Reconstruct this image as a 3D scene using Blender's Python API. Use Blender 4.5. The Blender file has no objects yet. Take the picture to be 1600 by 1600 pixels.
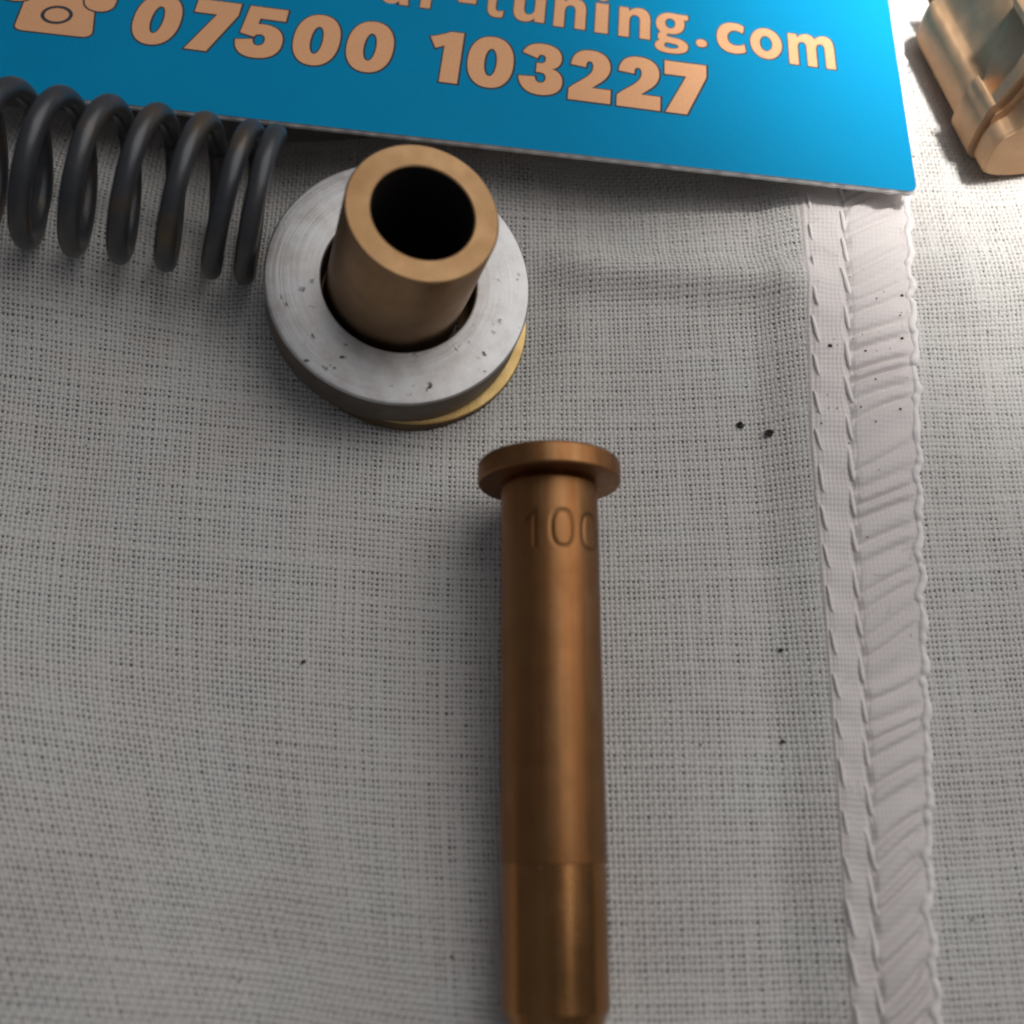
import bpy, bmesh, math, random
import numpy as np
from mathutils import Vector, Matrix
from mathutils.geometry import tessellate_polygon

S = bpy.context.scene
COL = S.collection
MM = 0.001
PI = math.pi
rng = np.random.default_rng(7)
random.seed(7)

# ------------------------------------------------------------------ camera
PITCH, DIST = math.radians(70.0), 62.0
cd = bpy.data.cameras.new("camera")
cam = bpy.data.objects.new("camera", cd)
COL.objects.link(cam)
cam.location = (0.0, -DIST * math.cos(PITCH) * MM, DIST * math.sin(PITCH) * MM)
cam.rotation_euler = (math.radians(90) - PITCH, 0, 0)
cd.sensor_width = 36.0
cd.sensor_fit = 'HORIZONTAL'
cd.lens = 18.0 / math.tan(math.radians(26.5))
cd.clip_start = 0.002
cd.clip_end = 20.0
cd.dof.use_dof = True
cd.dof.focus_distance = 65.0 * MM
cd.dof.aperture_fstop = 30.0
S.camera = cam
S.cycles.filter_width = 2.1

# ------------------------------------------------------------------ world: a dim room
W = bpy.data.worlds.new("World")
S.world = W
W.use_nodes = True
bgn = W.node_tree.nodes["Background"]
bgn.inputs["Color"].default_value = (0.86, 0.90, 1.0, 1)
bgn.inputs["Strength"].default_value = 0.13

S.view_settings.view_transform = 'Standard'
S.view_settings.look = 'None'
S.view_settings.exposure = 0.0
S.view_settings.gamma = 1.0

# ------------------------------------------------------------------ lamps (window light from the far right, plus an added corner spot)
def area(name, loc, target, size, watts, col, size_y=None):
    l = bpy.data.lights.new(name, 'AREA')
    l.energy = watts
    l.color = col
    l.size = size * MM
    if size_y:
        l.shape = 'RECTANGLE'
        l.size_y = size_y * MM
    o = bpy.data.objects.new(name, l)
    COL.objects.link(o)
    o.location = Vector(loc) * MM
    d = (Vector(target) - Vector(loc)).normalized()
    o.rotation_euler = d.to_track_quat('-Z', 'Y').to_euler()
    return o

area("window_light", (88, 62, 112), (10, 8, 0), 175, 0.172, (1.0, 0.985, 0.965))
sp = bpy.data.lights.new("added_corner_spot", 'SPOT')  # added spot, brightens the cloth and card at the far right corner
sp.energy = 16.0
sp.color = (1.0, 0.98, 0.95)
sp.spot_size = math.radians(17.5)
sp.spot_blend = 1.0
sp.shadow_soft_size = 28 * MM
so = bpy.data.objects.new("added_corner_spot", sp)
COL.objects.link(so)
so.location = Vector((94, 68, 195)) * MM
so.rotation_euler = (Vector((54, 48, 0)) - Vector((94, 68, 195))).to_track_quat('-Z', 'Y').to_euler()

# ------------------------------------------------------------------ helpers
def tag(o, label=None, cat=None, group=None, kind=None):
    if label: o["label"] = label
    if cat: o["category"] = cat
    if group: o["group"] = group
    if kind: o["kind"] = kind
    return o

def mesh_np(name, verts, quads, mat=None, parent=None, smooth=True, tris=None):
    """verts (n,3) in mm, local; quads (m,4) and optional tris (k,3)."""
    verts = np.asarray(verts, np.float32) * MM
    me = bpy.data.meshes.new(name)
    me.vertices.add(len(verts))
    me.vertices.foreach_set("co", verts.ravel())
    q = np.asarray(quads, np.int32).reshape(-1, 4) if quads is not None and len(quads) else np.zeros((0, 4), np.int32)
    t = np.asarray(tris, np.int32).reshape(-1, 3) if tris is not None and len(tris) else np.zeros((0, 3), np.int32)
    loops = np.concatenate([q.ravel(), t.ravel()])
    me.loops.add(len(loops))
    me.loops.foreach_set("vertex_index", loops)
    starts = np.concatenate([np.arange(len(q)) * 4, len(q) * 4 + np.arange(len(t)) * 3])
    me.polygons.add(len(starts))
    me.polygons.foreach_set("loop_start", starts.astype(np.int32))
    me.update(calc_edges=True)
    me.polygons.foreach_set("use_smooth", np.full(len(starts), smooth, bool))
    me.validate()
    o = bpy.data.objects.new(name, me)
    COL.objects.link(o)
    if mat: me.materials.append(mat)
    if parent: o.parent = parent
    return o

def empty(name, loc=(0, 0, 0), rot=None):
    o = bpy.data.objects.new(name, None)
    o.empty_display_size = 0.002
    COL.objects.link(o)
    o.location = Vector(loc) * MM
    if rot is not None:
        o.rotation_mode = 'QUATERNION'
        o.rotation_quaternion = rot
    return o

def grid_faces(nu, nv, close_u=False, close_v=False):
    iu = np.arange(nu if close_u else nu - 1)
    iv = np.arange(nv if close_v else nv - 1)
    A, B = np.meshgrid(iu, iv, indexing='ij')
    A2, B2 = (A + 1) % nu, (B + 1) % nv
    f = np.stack([A * nv + B, A2 * nv + B, A2 * nv + B2, A * nv + B2], -1)
    return f.reshape(-1, 4)

def lathe(name, prof, n, mat, parent, sharp=None):
    """prof: closed or open list of (r,z); revolved round local z. Sharp corners get doubled rings."""
    pts = []
    P = [np.array(p, float) for p in prof]
    for k, p in enumerate(P):
        pts.append(p)
    pr = np.array(pts)
    th = np.linspace(0, 2 * PI, n, endpoint=False)
    v = np.stack([np.outer(np.cos(th), pr[:, 0]), np.outer(np.sin(th), pr[:, 0]), np.tile(pr[:, 1], (n, 1))], -1)
    f = grid_faces(n, len(pr), close_u=True)
    o = mesh_np(name, v.reshape(-1, 3), f, mat, parent)
    o.data.set_sharp_from_angle(angle=math.radians(32))
    return o

def wob(x, y, seed, lam, n=6):
    """smooth pseudo-noise, about -1..1"""
    r = np.random.default_rng(seed)
    out = 0
    for _ in range(n):
        a = r.uniform(0, 2 * PI)
        k = 2 * PI / (lam * r.uniform(0.7, 1.6))
        out = out + np.sin(k * (np.cos(a) * x + np.sin(a) * y) + r.uniform(0, 2 * PI))
    return out / math.sqrt(n)

def smooth(a, b, x):
    t = np.clip((x - a) / (b - a), 0, 1)
    return t * t * (3 - 2 * t)

def sig(x): return 1 / (1 + np.exp(-np.clip(x, -40, 40)))
def softplus(x, k): return k * np.log1p(np.exp(np.clip(x / k, -40, 40)))

# ------------------------------------------------------------------ materials
def new_mat(name):
    m = bpy.data.materials.new(name)
    m.use_nodes = True
    nt = m.node_tree
    return m, nt, nt.nodes["Principled BSDF"]

def N(nt, t, **kw):
    n = nt.nodes.new(t)
    for k, v in kw.items():
        if k.startswith("i_"):
            n.inputs[k[2:].replace("_", " ")].default_value = v
        else:
            setattr(n, k, v)
    return n

def ramp(nt, fac, stops):
    r = nt.nodes.new("ShaderNodeValToRGB")
    e = r.color_ramp.elements
    e[0].position, e[0].color = stops[0][0], (*stops[0][1], 1)
    e[1].position, e[1].color = stops[-1][0], (*stops[-1][1], 1)
    for p, c in stops[1:-1]:
        x = e.new(p); x.color = (*c, 1)
    nt.links.new(fac, r.inputs[0])
    return r.outputs[0]

def noise(nt, scale, detail=4, rough=0.55, vec=None):
    n = N(nt, "ShaderNodeTexNoise")
    n.inputs["Scale"].default_value = scale
    n.inputs["Detail"].default_value = detail
    n.inputs["Roughness"].default_value = rough
    if vec is None:
        tc = N(nt, "ShaderNodeTexCoord"); vec = tc.outputs["Object"]
    nt.links.new(vec, n.inputs["Vector"])
    return n.outputs[0]

def bump(nt, h, strength, dist, p, prev=None):
    b = N(nt, "ShaderNodeBump")
    b.inputs["Strength"].default_value = strength
    b.inputs["Distance"].default_value = dist * MM
    nt.links.new(h, b.inputs["Height"])
    if prev: nt.links.new(prev, b.inputs["Normal"])
    if p: nt.links.new(b.outputs[0], p.inputs["Normal"])
    return b.outputs[0]

def scaled(nt, sx, sy, sz):
    tc = N(nt, "ShaderNodeTexCoord")
    mp = N(nt, "ShaderNodeMapping")
    mp.inputs["Scale"].default_value = (sx, sy, sz)
    nt.links.new(tc.outputs["Object"], mp.inputs["Vector"])
    return mp.outputs[0]

def cloth_mat(name, c0, c1, fibre=1.0):
    m, nt, p = new_mat(name)
    n1 = noise(nt, 160, 3)
    c = ramp(nt, n1, [(0.3, c0), (0.7, c1)])
    nt.links.new(c, p.inputs["Base Color"])
    p.inputs["Roughness"].default_value = 0.95
    p.inputs["Specular IOR Level"].default_value = 0.15
    n2 = noise(nt, 9000, 2, 0.7)
    bump(nt, n2, 0.5 * fibre, 0.03, p)
    return m

M_THREAD = cloth_mat("cotton_thread", (0.60, 0.565, 0.535), (0.62, 0.605, 0.575))
M_HEM = cloth_mat("hem_cotton", (0.64, 0.585, 0.565), (0.69, 0.635, 0.615))
M_STITCH = cloth_mat("sewing_thread", (0.76, 0.71, 0.69), (0.80, 0.76, 0.74))

def weave_sheet_mat():
    m, nt, p = new_mat("plain_woven_cotton")
    tc = N(nt, "ShaderNodeTexCoord")
    sx = N(nt, "ShaderNodeSeparateXYZ"); nt.links.new(tc.outputs["Object"], sx.inputs[0])
    hs = []
    for ax, pitch in (("X", 0.285), ("Y", 0.325)):
        mu = N(nt, "ShaderNodeMath", operation='MULTIPLY'); mu.inputs[1].default_value = 2 * PI / (pitch * MM)
        nt.links.new(sx.outputs[ax], mu.inputs[0])
        si = N(nt, "ShaderNodeMath", operation='SINE'); nt.links.new(mu.outputs[0], si.inputs[0]); hs.append(si.outputs[0])
    mn = N(nt, "ShaderNodeMath", operation='ADD'); nt.links.new(hs[0], mn.inputs[0]); nt.links.new(hs[1], mn.inputs[1])
    bump(nt, mn.outputs[0], 0.6, 0.05, p)
    p.inputs["Base Color"].default_value = (0.46, 0.44, 0.42, 1)
    p.inputs["Roughness"].default_value = 0.95
    return m
M_SHEET = weave_sheet_mat()

def brass_mat(name, c_lo, c_hi, rough, turned=None, stain=None, fine=0.15, metallic=1.0, rvar=0.12, streak=None, dirt=False):
    """turned: scale of lathe lines along local z"""
    m, nt, p = new_mat(name)
    n1 = noise(nt, 420, 5, 0.6)
    c = ramp(nt, n1, [(0.32, c_lo), (0.68, c_hi)])
    if stain:
        n2 = noise(nt, 900, 3, 0.6)
        f = ramp(nt, n2, [(stain[1], (0, 0, 0)), (stain[1] + 0.12, (1, 1, 1))])
        mx = N(nt, "ShaderNodeMix", data_type='RGBA')
        nt.links.new(f, mx.inputs["Factor"]); nt.links.new(c, mx.inputs["A"])
        mx.inputs["B"].default_value = (*stain[0], 1)
        c = mx.outputs["Result"]
    if streak:
        ns = noise(nt, 1.0, 4, 0.6, scaled(nt, 1300, 1300, 35))
        f = ramp(nt, ns, [(0.36, (0, 0, 0)), (0.66, (1, 1, 1))])
        mx = N(nt, "ShaderNodeMix", data_type='RGBA')
        nt.links.new(f, mx.inputs["Factor"]); nt.links.new(c, mx.inputs["A"])
        mx.inputs["B"].default_value = (*streak, 1)
        c = mx.outputs["Result"]
    if dirt:
        at = N(nt, "ShaderNodeAttribute", attribute_name="grime")
        mx = N(nt, "ShaderNodeMix", data_type='RGBA')
        nt.links.new(at.outputs["Fac"], mx.inputs["Factor"]); nt.links.new(c, mx.inputs["A"])
        mx.inputs["B"].default_value = (0.10, 0.05, 0.02, 1)
        c = mx.outputs["Result"]
    nt.links.new(c, p.inputs["Base Color"])
    p.inputs["Metallic"].default_value = metallic
    n3 = noise(nt, 700, 4)
    mr = N(nt, "ShaderNodeMapRange"); mr.inputs["To Min"].default_value = rough - rvar; mr.inputs["To Max"].default_value = rough + rvar
    nt.links.new(n3, mr.inputs["Value"]); nt.links.new(mr.outputs[0], p.inputs["Roughness"])
    nrm = None
    if turned:
        n4 = noise(nt, 1.0, 3, 0.7, scaled(nt, 40, 40, turned))
        nrm = bump(nt, n4, 0.25, 0.02, None)
    n5 = noise(nt, 5200, 3, 0.6)
    bump(nt, n5, fine, 0.012, p, nrm)
    return m

M_BRASS = brass_mat("tarnished_brass", (0.25, 0.123, 0.050), (0.33, 0.178, 0.080), 0.44, turned=9000, streak=(0.25, 0.105, 0.038), dirt=True, fine=0.3)
M_BRASS_TIP = brass_mat("rubbed_brass", (0.36, 0.17, 0.06), (0.44, 0.22, 0.085), 0.26, turned=14000, streak=(0.26, 0.12, 0.045), stain=((0.62, 0.48, 0.36), 0.70))
M_BRASS_RIM = brass_mat("matt_brass", (0.34, 0.20, 0.095), (0.42, 0.26, 0.135), 0.55, fine=0.3)
M_SLEEVE = brass_mat("sleeve_brass", (0.30, 0.19, 0.11), (0.38, 0.25, 0.15), 0.45, turned=6000)
M_GOLD = brass_mat("filed_brass", (0.44, 0.29, 0.11), (0.56, 0.39, 0.17), 0.5, fine=1.6)
M_BRONZE = brass_mat("pale_bronze", (0.44, 0.28, 0.16), (0.54, 0.35, 0.21), 0.6, stain=((0.40, 0.27, 0.17), 0.72), fine=0.5, metallic=0.55)
M_BRONZE.node_tree.nodes['Principled BSDF'].inputs['Specular IOR Level'].default_value = 0.1
M_DARKBRASS = brass_mat("shaded_brass", (0.10, 0.07, 0.045), (0.16, 0.11, 0.06), 0.5)  # flange rim and root: shade under the collar put into the colour
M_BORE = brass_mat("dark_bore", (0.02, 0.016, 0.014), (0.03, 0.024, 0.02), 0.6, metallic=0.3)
M_ENGRAVE = M_BRASS

M_SIDE = brass_mat("shaded_steel_side", (0.10, 0.078, 0.06), (0.15, 0.125, 0.10), 0.5, metallic=0.8)  # collar wall: steel colour darkened for the side that light misses
def steel_mat():
    m, nt, p = new_mat("turned_steel")
    tc = N(nt, "ShaderNodeTexCoord")
    sep = N(nt, "ShaderNodeSeparateXYZ"); nt.links.new(tc.outputs["Object"], sep.inputs[0])
    cmb = N(nt, "ShaderNodeCombineXYZ"); nt.links.new(sep.outputs[0], cmb.inputs[0]); nt.links.new(sep.outputs[1], cmb.inputs[1])
    ln = N(nt, "ShaderNodeVectorMath", operation='LENGTH'); nt.links.new(cmb.outputs[0], ln.inputs[0])
    # concentric turning marks, wavering
    cr = N(nt, "ShaderNodeCombineXYZ")
    mu = N(nt, "ShaderNodeMath", operation='MULTIPLY'); mu.inputs[1].default_value = 3200
    nt.links.new(ln.outputs["Value"], mu.inputs[0]); nt.links.new(mu.outputs[0], cr.inputs[0])
    sc = N(nt, "ShaderNodeVectorMath", operation='SCALE'); sc.inputs["Scale"].default_value = 120
    nt.links.new(tc.outputs["Object"], sc.inputs[0])
    ad = N(nt, "ShaderNodeVectorMath", operation='ADD'); nt.links.new(cr.outputs[0], ad.inputs[0]); nt.links.new(sc.outputs[0], ad.inputs[1])
    rings = noise(nt, 1.0, 4, 0.65, ad.outputs[0])
    blot = noise(nt, 500, 5, 0.65)
    c = ramp(nt, blot, [(0.3, (0.40, 0.37, 0.355)), (0.55, (0.55, 0.54, 0.535)), (0.75, (0.64, 0.64, 0.65))])
    # pits
    v = N(nt, "ShaderNodeTexVoronoi"); v.inputs["Scale"].default_value = 1300
    wn = N(nt, "ShaderNodeTexNoise"); wn.inputs["Scale"].default_value = 2600; wn.inputs["Detail"].default_value = 3
    nt.links.new(tc.outputs["Object"], wn.inputs["Vector"])
    ws = N(nt, "ShaderNodeVectorMath", operation='SCALE'); ws.inputs["Scale"].default_value = 0.00075; nt.links.new(wn.outputs["Color"], ws.inputs[0])
    wa = N(nt, "ShaderNodeVectorMath", operation='ADD'); nt.links.new(tc.outputs["Object"], wa.inputs[0]); nt.links.new(ws.outputs[0], wa.inputs[1])
    nt.links.new(wa.outputs[0], v.inputs["Vector"])
    big = noise(nt, 330, 2)
    pit = ramp(nt, v.outputs["Distance"], [(0.10, (1, 1, 1)), (0.25, (0, 0, 0))])
    mask = ramp(nt, big, [(0.54, (0, 0, 0)), (0.62, (1, 1, 1))])
    pm = N(nt, "ShaderNodeMath", operation='MULTIPLY'); nt.links.new(pit, pm.inputs[0]); nt.links.new(mask, pm.inputs[1])
    mx = N(nt, "ShaderNodeMix", data_type='RGBA')
    nt.links.new(pm.outputs[0], mx.inputs["Factor"]); nt.links.new(c, mx.inputs["A"]); mx.inputs["B"].default_value = (0.06, 0.05, 0.045, 1)
    nt.links.new(mx.outputs["Result"], p.inputs["Base Color"])
    p.inputs["Metallic"].default_value = 0.85
    mr = N(nt, "ShaderNodeMapRange"); mr.inputs["To Min"].default_value = 0.38; mr.inputs["To Max"].default_value = 0.62
    nt.links.new(blot, mr.inputs["Value"]); nt.links.new(mr.outputs[0], p.inputs["Roughness"])
    b1 = bump(nt, rings, 0.5, 0.05, None)
    inv = N(nt, "ShaderNodeMath", operation='SUBTRACT'); inv.inputs[0].default_value = 1; nt.links.new(pm.outputs[0], inv.inputs[1])
    bump(nt, inv.outputs[0], 0.8, 0.06, p, b1)
    return m
M_STEEL = steel_mat()

def spring_mat():
    m, nt, p = new_mat("blued_spring_steel")
    n1 = noise(nt, 260, 4)
    c = ramp(nt, n1, [(0.35, (0.05, 0.053, 0.06)), (0.52, (0.065, 0.066, 0.07)), (0.66, (0.115, 0.08, 0.05))])
    nt.links.new(c, p.inputs["Base Color"])
    p.inputs["Metallic"].default_value = 0.4
    p.inputs["Roughness"].default_value = 0.36
    bump(nt, noise(nt, 3000, 3), 0.3, 0.02, p)
    return m
M_SPRING = spring_mat()

def card_mat(name, col, rough=0.45, grain=0.35):
    m, nt, p = new_mat(name)
    n1 = noise(nt, 6000, 3, 0.6)
    c = ramp(nt, n1, [(0.3, tuple(x * 0.93 for x in col)), (0.7, tuple(min(1, x * 1.06) for x in col))])
    nt.links.new(c, p.inputs["Base Color"])
    p.inputs["Roughness"].default_value = rough
    sc_ = ramp(nt, noise(nt, 1500, 6, 0.7), [(0.735, (0, 0, 0)), (0.78, (1, 1, 1))])
    mt_ = ramp(nt, noise(nt, 120, 4, 0.6), [(0.25, (0.93, 0.93, 0.93)), (0.75, (1, 1, 1))])
    ml = N(nt, "ShaderNodeMix", data_type='RGBA', blend_type='MULTIPLY'); ml.inputs["Factor"].default_value = 1
    nt.links.new(c, ml.inputs["A"]); nt.links.new(mt_, ml.inputs["B"])
    mx = N(nt, "ShaderNodeMix", data_type='RGBA'); nt.links.new(sc_, mx.inputs["Factor"]); nt.links.new(ml.outputs["Result"], mx.inputs["A"])
    mx.inputs["B"].default_value = (0.5, 0.6, 0.65, 1); nt.links.new(mx.outputs["Result"], p.inputs["Base Color"])
    p.inputs["Specular IOR Level"].default_value = 0.06
    bump(nt, noise(nt, 7000, 3, 0.6), grain, 0.02, p)
    return m
M_BLUE = card_mat("blue_printed_board", (0.002, 0.25, 0.48), 0.6)
M_PAPER = card_mat("white_board_edge", (0.66, 0.65, 0.64), 0.9, 0.35)
M_PEACH = card_mat("peach_ink", (0.80, 0.42, 0.22))
M_INK = card_mat("dark_ink", (0.055, 0.06, 0.075))

def plain_mat(name, col, rough=0.8):
    m, nt, p = new_mat(name)
    c = ramp(nt, noise(nt, 400, 4), [(0.3, tuple(x * 0.8 for x in col)), (0.7, tuple(x * 1.2 for x in col))])
    nt.links.new(c, p.inputs["Base Color"]); p.inputs["Roughness"].default_value = rough
    return m
M_TABLE = plain_mat("dark_table_wood", (0.06, 0.045, 0.035), 0.5)
M_GRIT = plain_mat("black_grit", (0.02, 0.018, 0.018), 0.7)

# ------------------------------------------------------------------ cloth height field (mm)
AX = Vector((0.19, -0.09, 1.0)).normalized()          # axis of the standing sleeve
def seam(pts):
    p = np.array(pts); o = np.argsort(p[:, 1])
    return lambda y: np.interp(y, p[o, 1], p[o, 0])
SEAM_L = seam([(20.6, 44), (19.7, 27), (19.39, 22.29), (18.84, 13.88), (18.15, 3.99), (18.0, -4.17), (17.83, -11.6), (17.55, -18.5), (17.26, -24.8), (17.0, -33)])
SEAM_M = seam([(23.6, 44), (22.5, 27), (22.0, 21.8), (21.17, 12.94), (20.59, 6.59), (19.9, -4.17), (19.6, -11.6), (18.95, -20.1), (18.6, -24.8), (18.4, -33)])
SEAM_R = seam([(29.5, 44), (27.2, 27), (26.4, 22.3), (25.5, 13.9), (24.76, 6.6), (23.7, -4.17), (23.1, -11.6), (22.0, -20.1), (21.5, -24.8), (21.2, -33)])

def height(x, y):
    z = 0.46 * wob(x, y, 3, 27) * (1 - 0.75 * np.exp(-((x - 2) / 4.5) ** 2) * sig(2 - y)) + 0.08 * wob(x, y, 4, 11)
    # far side falls away from the card
    z = z - 0.16 * softplus(y - 22, 2.5)
    # hollow pressed by the standing sleeve
    d = np.hypot(x + 7.4, y - 13.5)
    w = np.exp(-(d / 9.6) ** 6)
    plane = -0.19 * (x + 7.4) + 0.09 * (y - 13.5) + 0.12
    z = z * (1 - w) + plane * w
    # lifted strip under the seam
    xl, xr = SEAM_L(y), SEAM_R(y)
    z = z + 0.95 * smooth(-3.6, 0.2, x - xl) * (1 - 0.8 * smooth(-0.5, 7.0, x - xr))
    # crease in front of the card
    yc = 17.6 - 0.13 * (x - 2)
    g = np.exp(-((y - yc) / 1.6) ** 2) * smooth(1, 6, x) * (1 - smooth(17, 21, x))
    z = z + 1.1 * g
    # rises towards the lower left
    z = z + 0.10 * softplus(-(x + 6) - 0.7 * (y + 6), 4)
    z = z + 1.9 * np.exp(-(((x + 31) / 9) ** 2 + ((y - 19) / 9) ** 2))
    z = z - 1.5 * np.exp(-(((x + 14) / 7.5) ** 2 + ((y + 9) / 13) ** 2))
    # right of the seam: roll that turns towards the window
    z = z + 0.9 * np.exp(-((y - 15.5) / 4.5) ** 2) * smooth(25, 31, x)
    return z

def warp(u, v):
    """cloth coordinates -> table coordinates"""
    x = u + 0.42 * softplus(-(v + 13), 3.5) * sig(-(u + 14) / 4.5) - 0.06 * v * sig(-(u + 12) / 5)
    g = 0.105 * softplus(-(u + 6), 5) + 0.07 * softplus(u - 22, 3)
    y = v + g - 0.25
    x = x + 0.12 * wob(u, v, 11, 30)
    y = y + 0.12 * wob(u, v, 12, 30)
    return x, y

def weave(name, mat, parent, px, py, nx, ny, u0, v0, to_xyz, keep, hw=0.37, amp=0.30, jit=0.10, spc=3, crown=0.30):
    """real woven threads; px,py pitch mm; to_xyz(u,v)->(x,y,z)."""
    Vs, Fs = [], []
    base = 0
    amp_mm = amp * 0.5 * (px + py) * 0.5
    for fam in (0, 1):
        nth, nalong = (ny, nx) if fam == 0 else (nx, ny)
        K = (nalong - 1) * spc + 1
        t = np.arange(K) / spc
        j = np.arange(nth)
        off = rng.normal(0, jit, nth)[:, None]
        for lo, hi, am in ((3.0, 6.0, 0.028), (7.0, 14.0, 0.035)):
            off = off + am * np.sin(2 * PI * t[None, :] / rng.uniform(lo, hi, nth)[:, None] + rng.uniform(0, 6, nth)[:, None]) * (1 + 0.6 * np.sin(t[None, :] * rng.uniform(0.03, 0.12, nth)[:, None] + rng.uniform(0, 6, nth)[:, None]))
        off = off + 0.06 * np.sin(t[None, :] * rng.uniform(0.05, 0.3, nth)[:, None] + rng.uniform(0, 6, nth)[:, None])
        wid = hw * (1 + rng.normal(0, 0.09, nth))[:, None] * (1 + 0.10 * np.sin(t[None, :] * rng.uniform(0.1, 0.5, nth)[:, None] + rng.uniform(0, 6, nth)[:, None]))
        z = np.cos(PI * (t[None, :] + j[:, None])) * (1 if fam == 0 else -1) * amp_mm
        if fam == 1:
            z = z
        pos = j[:, None] + off
        rr = wid * (py if fam == 0 else px)
        rows = []
        for s, dz in ((-1, -0.55), (0, 1.0), (1, -0.55)):
            a = np.broadcast_to(t[None, :], pos.shape)
            c = pos + s * wid
            if fam == 0: u, v = u0 + a * px, v0 + c * py
            else: u, v = u0 + c * px, v0 + a * py
            x, y, zz = to_xyz(u, v)
            rows.append(np.stack([x, y, zz + z + rr * crown * dz], -1))
        V = np.stack(rows, 2)                      # thread, along, 3, xyz
        V = V.reshape(-1, 3)
        T, A = np.meshgrid(np.arange(nth), np.arange(K - 1), indexing='ij')
        i0 = (T * K + A) * 3 + base
        f = []
        for c in (0, 1):
            a_, b_, c_, d_ = i0 + c, i0 + 3 + c, i0 + 3 + c + 1, i0 + c + 1
            f.append(np.stack([a_, b_, c_, d_] if fam == 1 else [a_, b_, c_, d_], -1).reshape(-1, 4))
        f = np.concatenate(f)
        if fam == 1: f = f[:, ::-1]
        cx = V[f[:, 0] - base]
        f = f[keep(cx[:, 0], cx[:, 1])]
        Vs.append(V); Fs.append(f); base += len(V)
    V = np.concatenate(Vs); F = np.concatenate(Fs)
    used = np.zeros(len(V), bool); used[F.ravel()] = True
    idx = np.cumsum(used) - 1
    return mesh_np(name, V[used], idx[F], mat, parent)

# table under everything
tb = mesh_np("table_top", [(-260, -220, -16), (260, -220, -16), (260, 300, -16), (-260, 300, -16)], [(0, 1, 2, 3)], M_TABLE, None, False)
tag(tb, kind="structure")

cloth = empty("cloth", (0, 0, 0))
tag(cloth, "rumpled off-white woven cotton cloth lying under all the brass and steel parts", "cloth")

def cloth_xyz(u, v):
    x, y = warp(u, v)
    return x, y, height(x, y)

XL, XR, YB, YT = -41.0, 43.0, -33.0, 45.0
def keep_main(x, y):
    under_card = (x < 24.5 - 0.0 * y) & (y > 25.2 + 0.085 * (24.5 - x))
    return (x > XL) & (x < XR) & (y > YB) & (y < YT) & ~under_card
o = weave("woven_threads", M_THREAD, cloth, 0.285, 0.325, 330, 262, -47.5, -37.5, cloth_xyz, keep_main, hw=0.351, jit=0.042)
tag(o, kind="stuff")

# sheet added to lighten weave gaps; also the cloth's continuation out of the picture
def sheet():
    xs = np.concatenate([np.linspace(-120, XL + 0.3, 30), np.linspace(XL + 0.3, XR - 0.3, 90)[1:], np.linspace(XR - 0.3, 120, 30)[1:]])
    ys = np.concatenate([np.linspace(-110, YB + 0.3, 30), np.linspace(YB + 0.3, YT - 0.3, 90)[1:], np.linspace(YT - 0.3, 130, 30)[1:]])
    X, Y = np.meshgrid(xs, ys, indexing='ij')
    inner = (X > XL) & (X < XR) & (Y > YB) & (Y < YT)
    Z = height(X, Y) - np.where(inner, 1.1, 0.05)
    Z = np.maximum(Z, -14 + 0.02 * Y)
    f = grid_faces(len(xs), len(ys))
    return mesh_np("lower_layer", np.stack([X, Y, Z], -1).reshape(-1, 3), f, M_SHEET, cloth)
sheet()

# ---- hem: folded strip with puckers, its rolled edge and its stitches
def hem_xyz(a, y, lift=0.0):
    """a: 0 at first stitch line, .36 at second, 1 at the rolled edge"""
    xl, xm, xr = SEAM_L(y), SEAM_M(y), SEAM_R(y)
    x = np.where(a < 0.36, xl + (xm - xl) * a / 0.36, xm + (xr - xm) * (a - 0.36) / 0.64)
    wx = 0.13 * np.sin(y * 2 * PI / 2.45 + 0.8) * smooth(0.75, 1.0, a) + 0.07 * np.sin(y * 2 * PI / 2.45 - 0.6) * np.exp(-((a - .36) / .12) ** 2)
    x = x + wx
    b = np.clip((a - 0.36) / 0.64, 0, 1)
    q = y - 2.0 * b + 0.35 * wob(y * 1.0, a * 3, 21, 7)
    pk = np.sin(q * 2 * PI / 1.25 + 1.3 * np.sin(q * 0.9) + 0.8 * np.sin(q * 2.3 + 1))
    env = smooth(0.0, 0.10, b) * (1 - 0.75 * smooth(0.72, 0.97, b))
    z = height(x, y) + 0.13 + 0.08 * smooth(-0.05, 0.12, a) * (1 - smooth(0.97, 1.06, a))
    z = z + 0.14 * (pk - 0.35 * np.abs(pk)) * env * np.clip(0.85 + 0.3 * wob(y, a, 22, 9), 0.65, 1.5) + 0.14 * np.sin(PI * b) + 0.10 * smooth(0.0, 0.15, b)
    z = z - 0.09 * np.exp(-((a - 0.36) / 0.03) ** 2) - 0.03 * np.exp(-((a - 0.03) / 0.03) ** 2)
    z = z + 0.05 * np.sin(y * 2 * PI / 2.45) * np.exp(-((a - .18) / .14) ** 2)
    return x, y, z + lift

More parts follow.
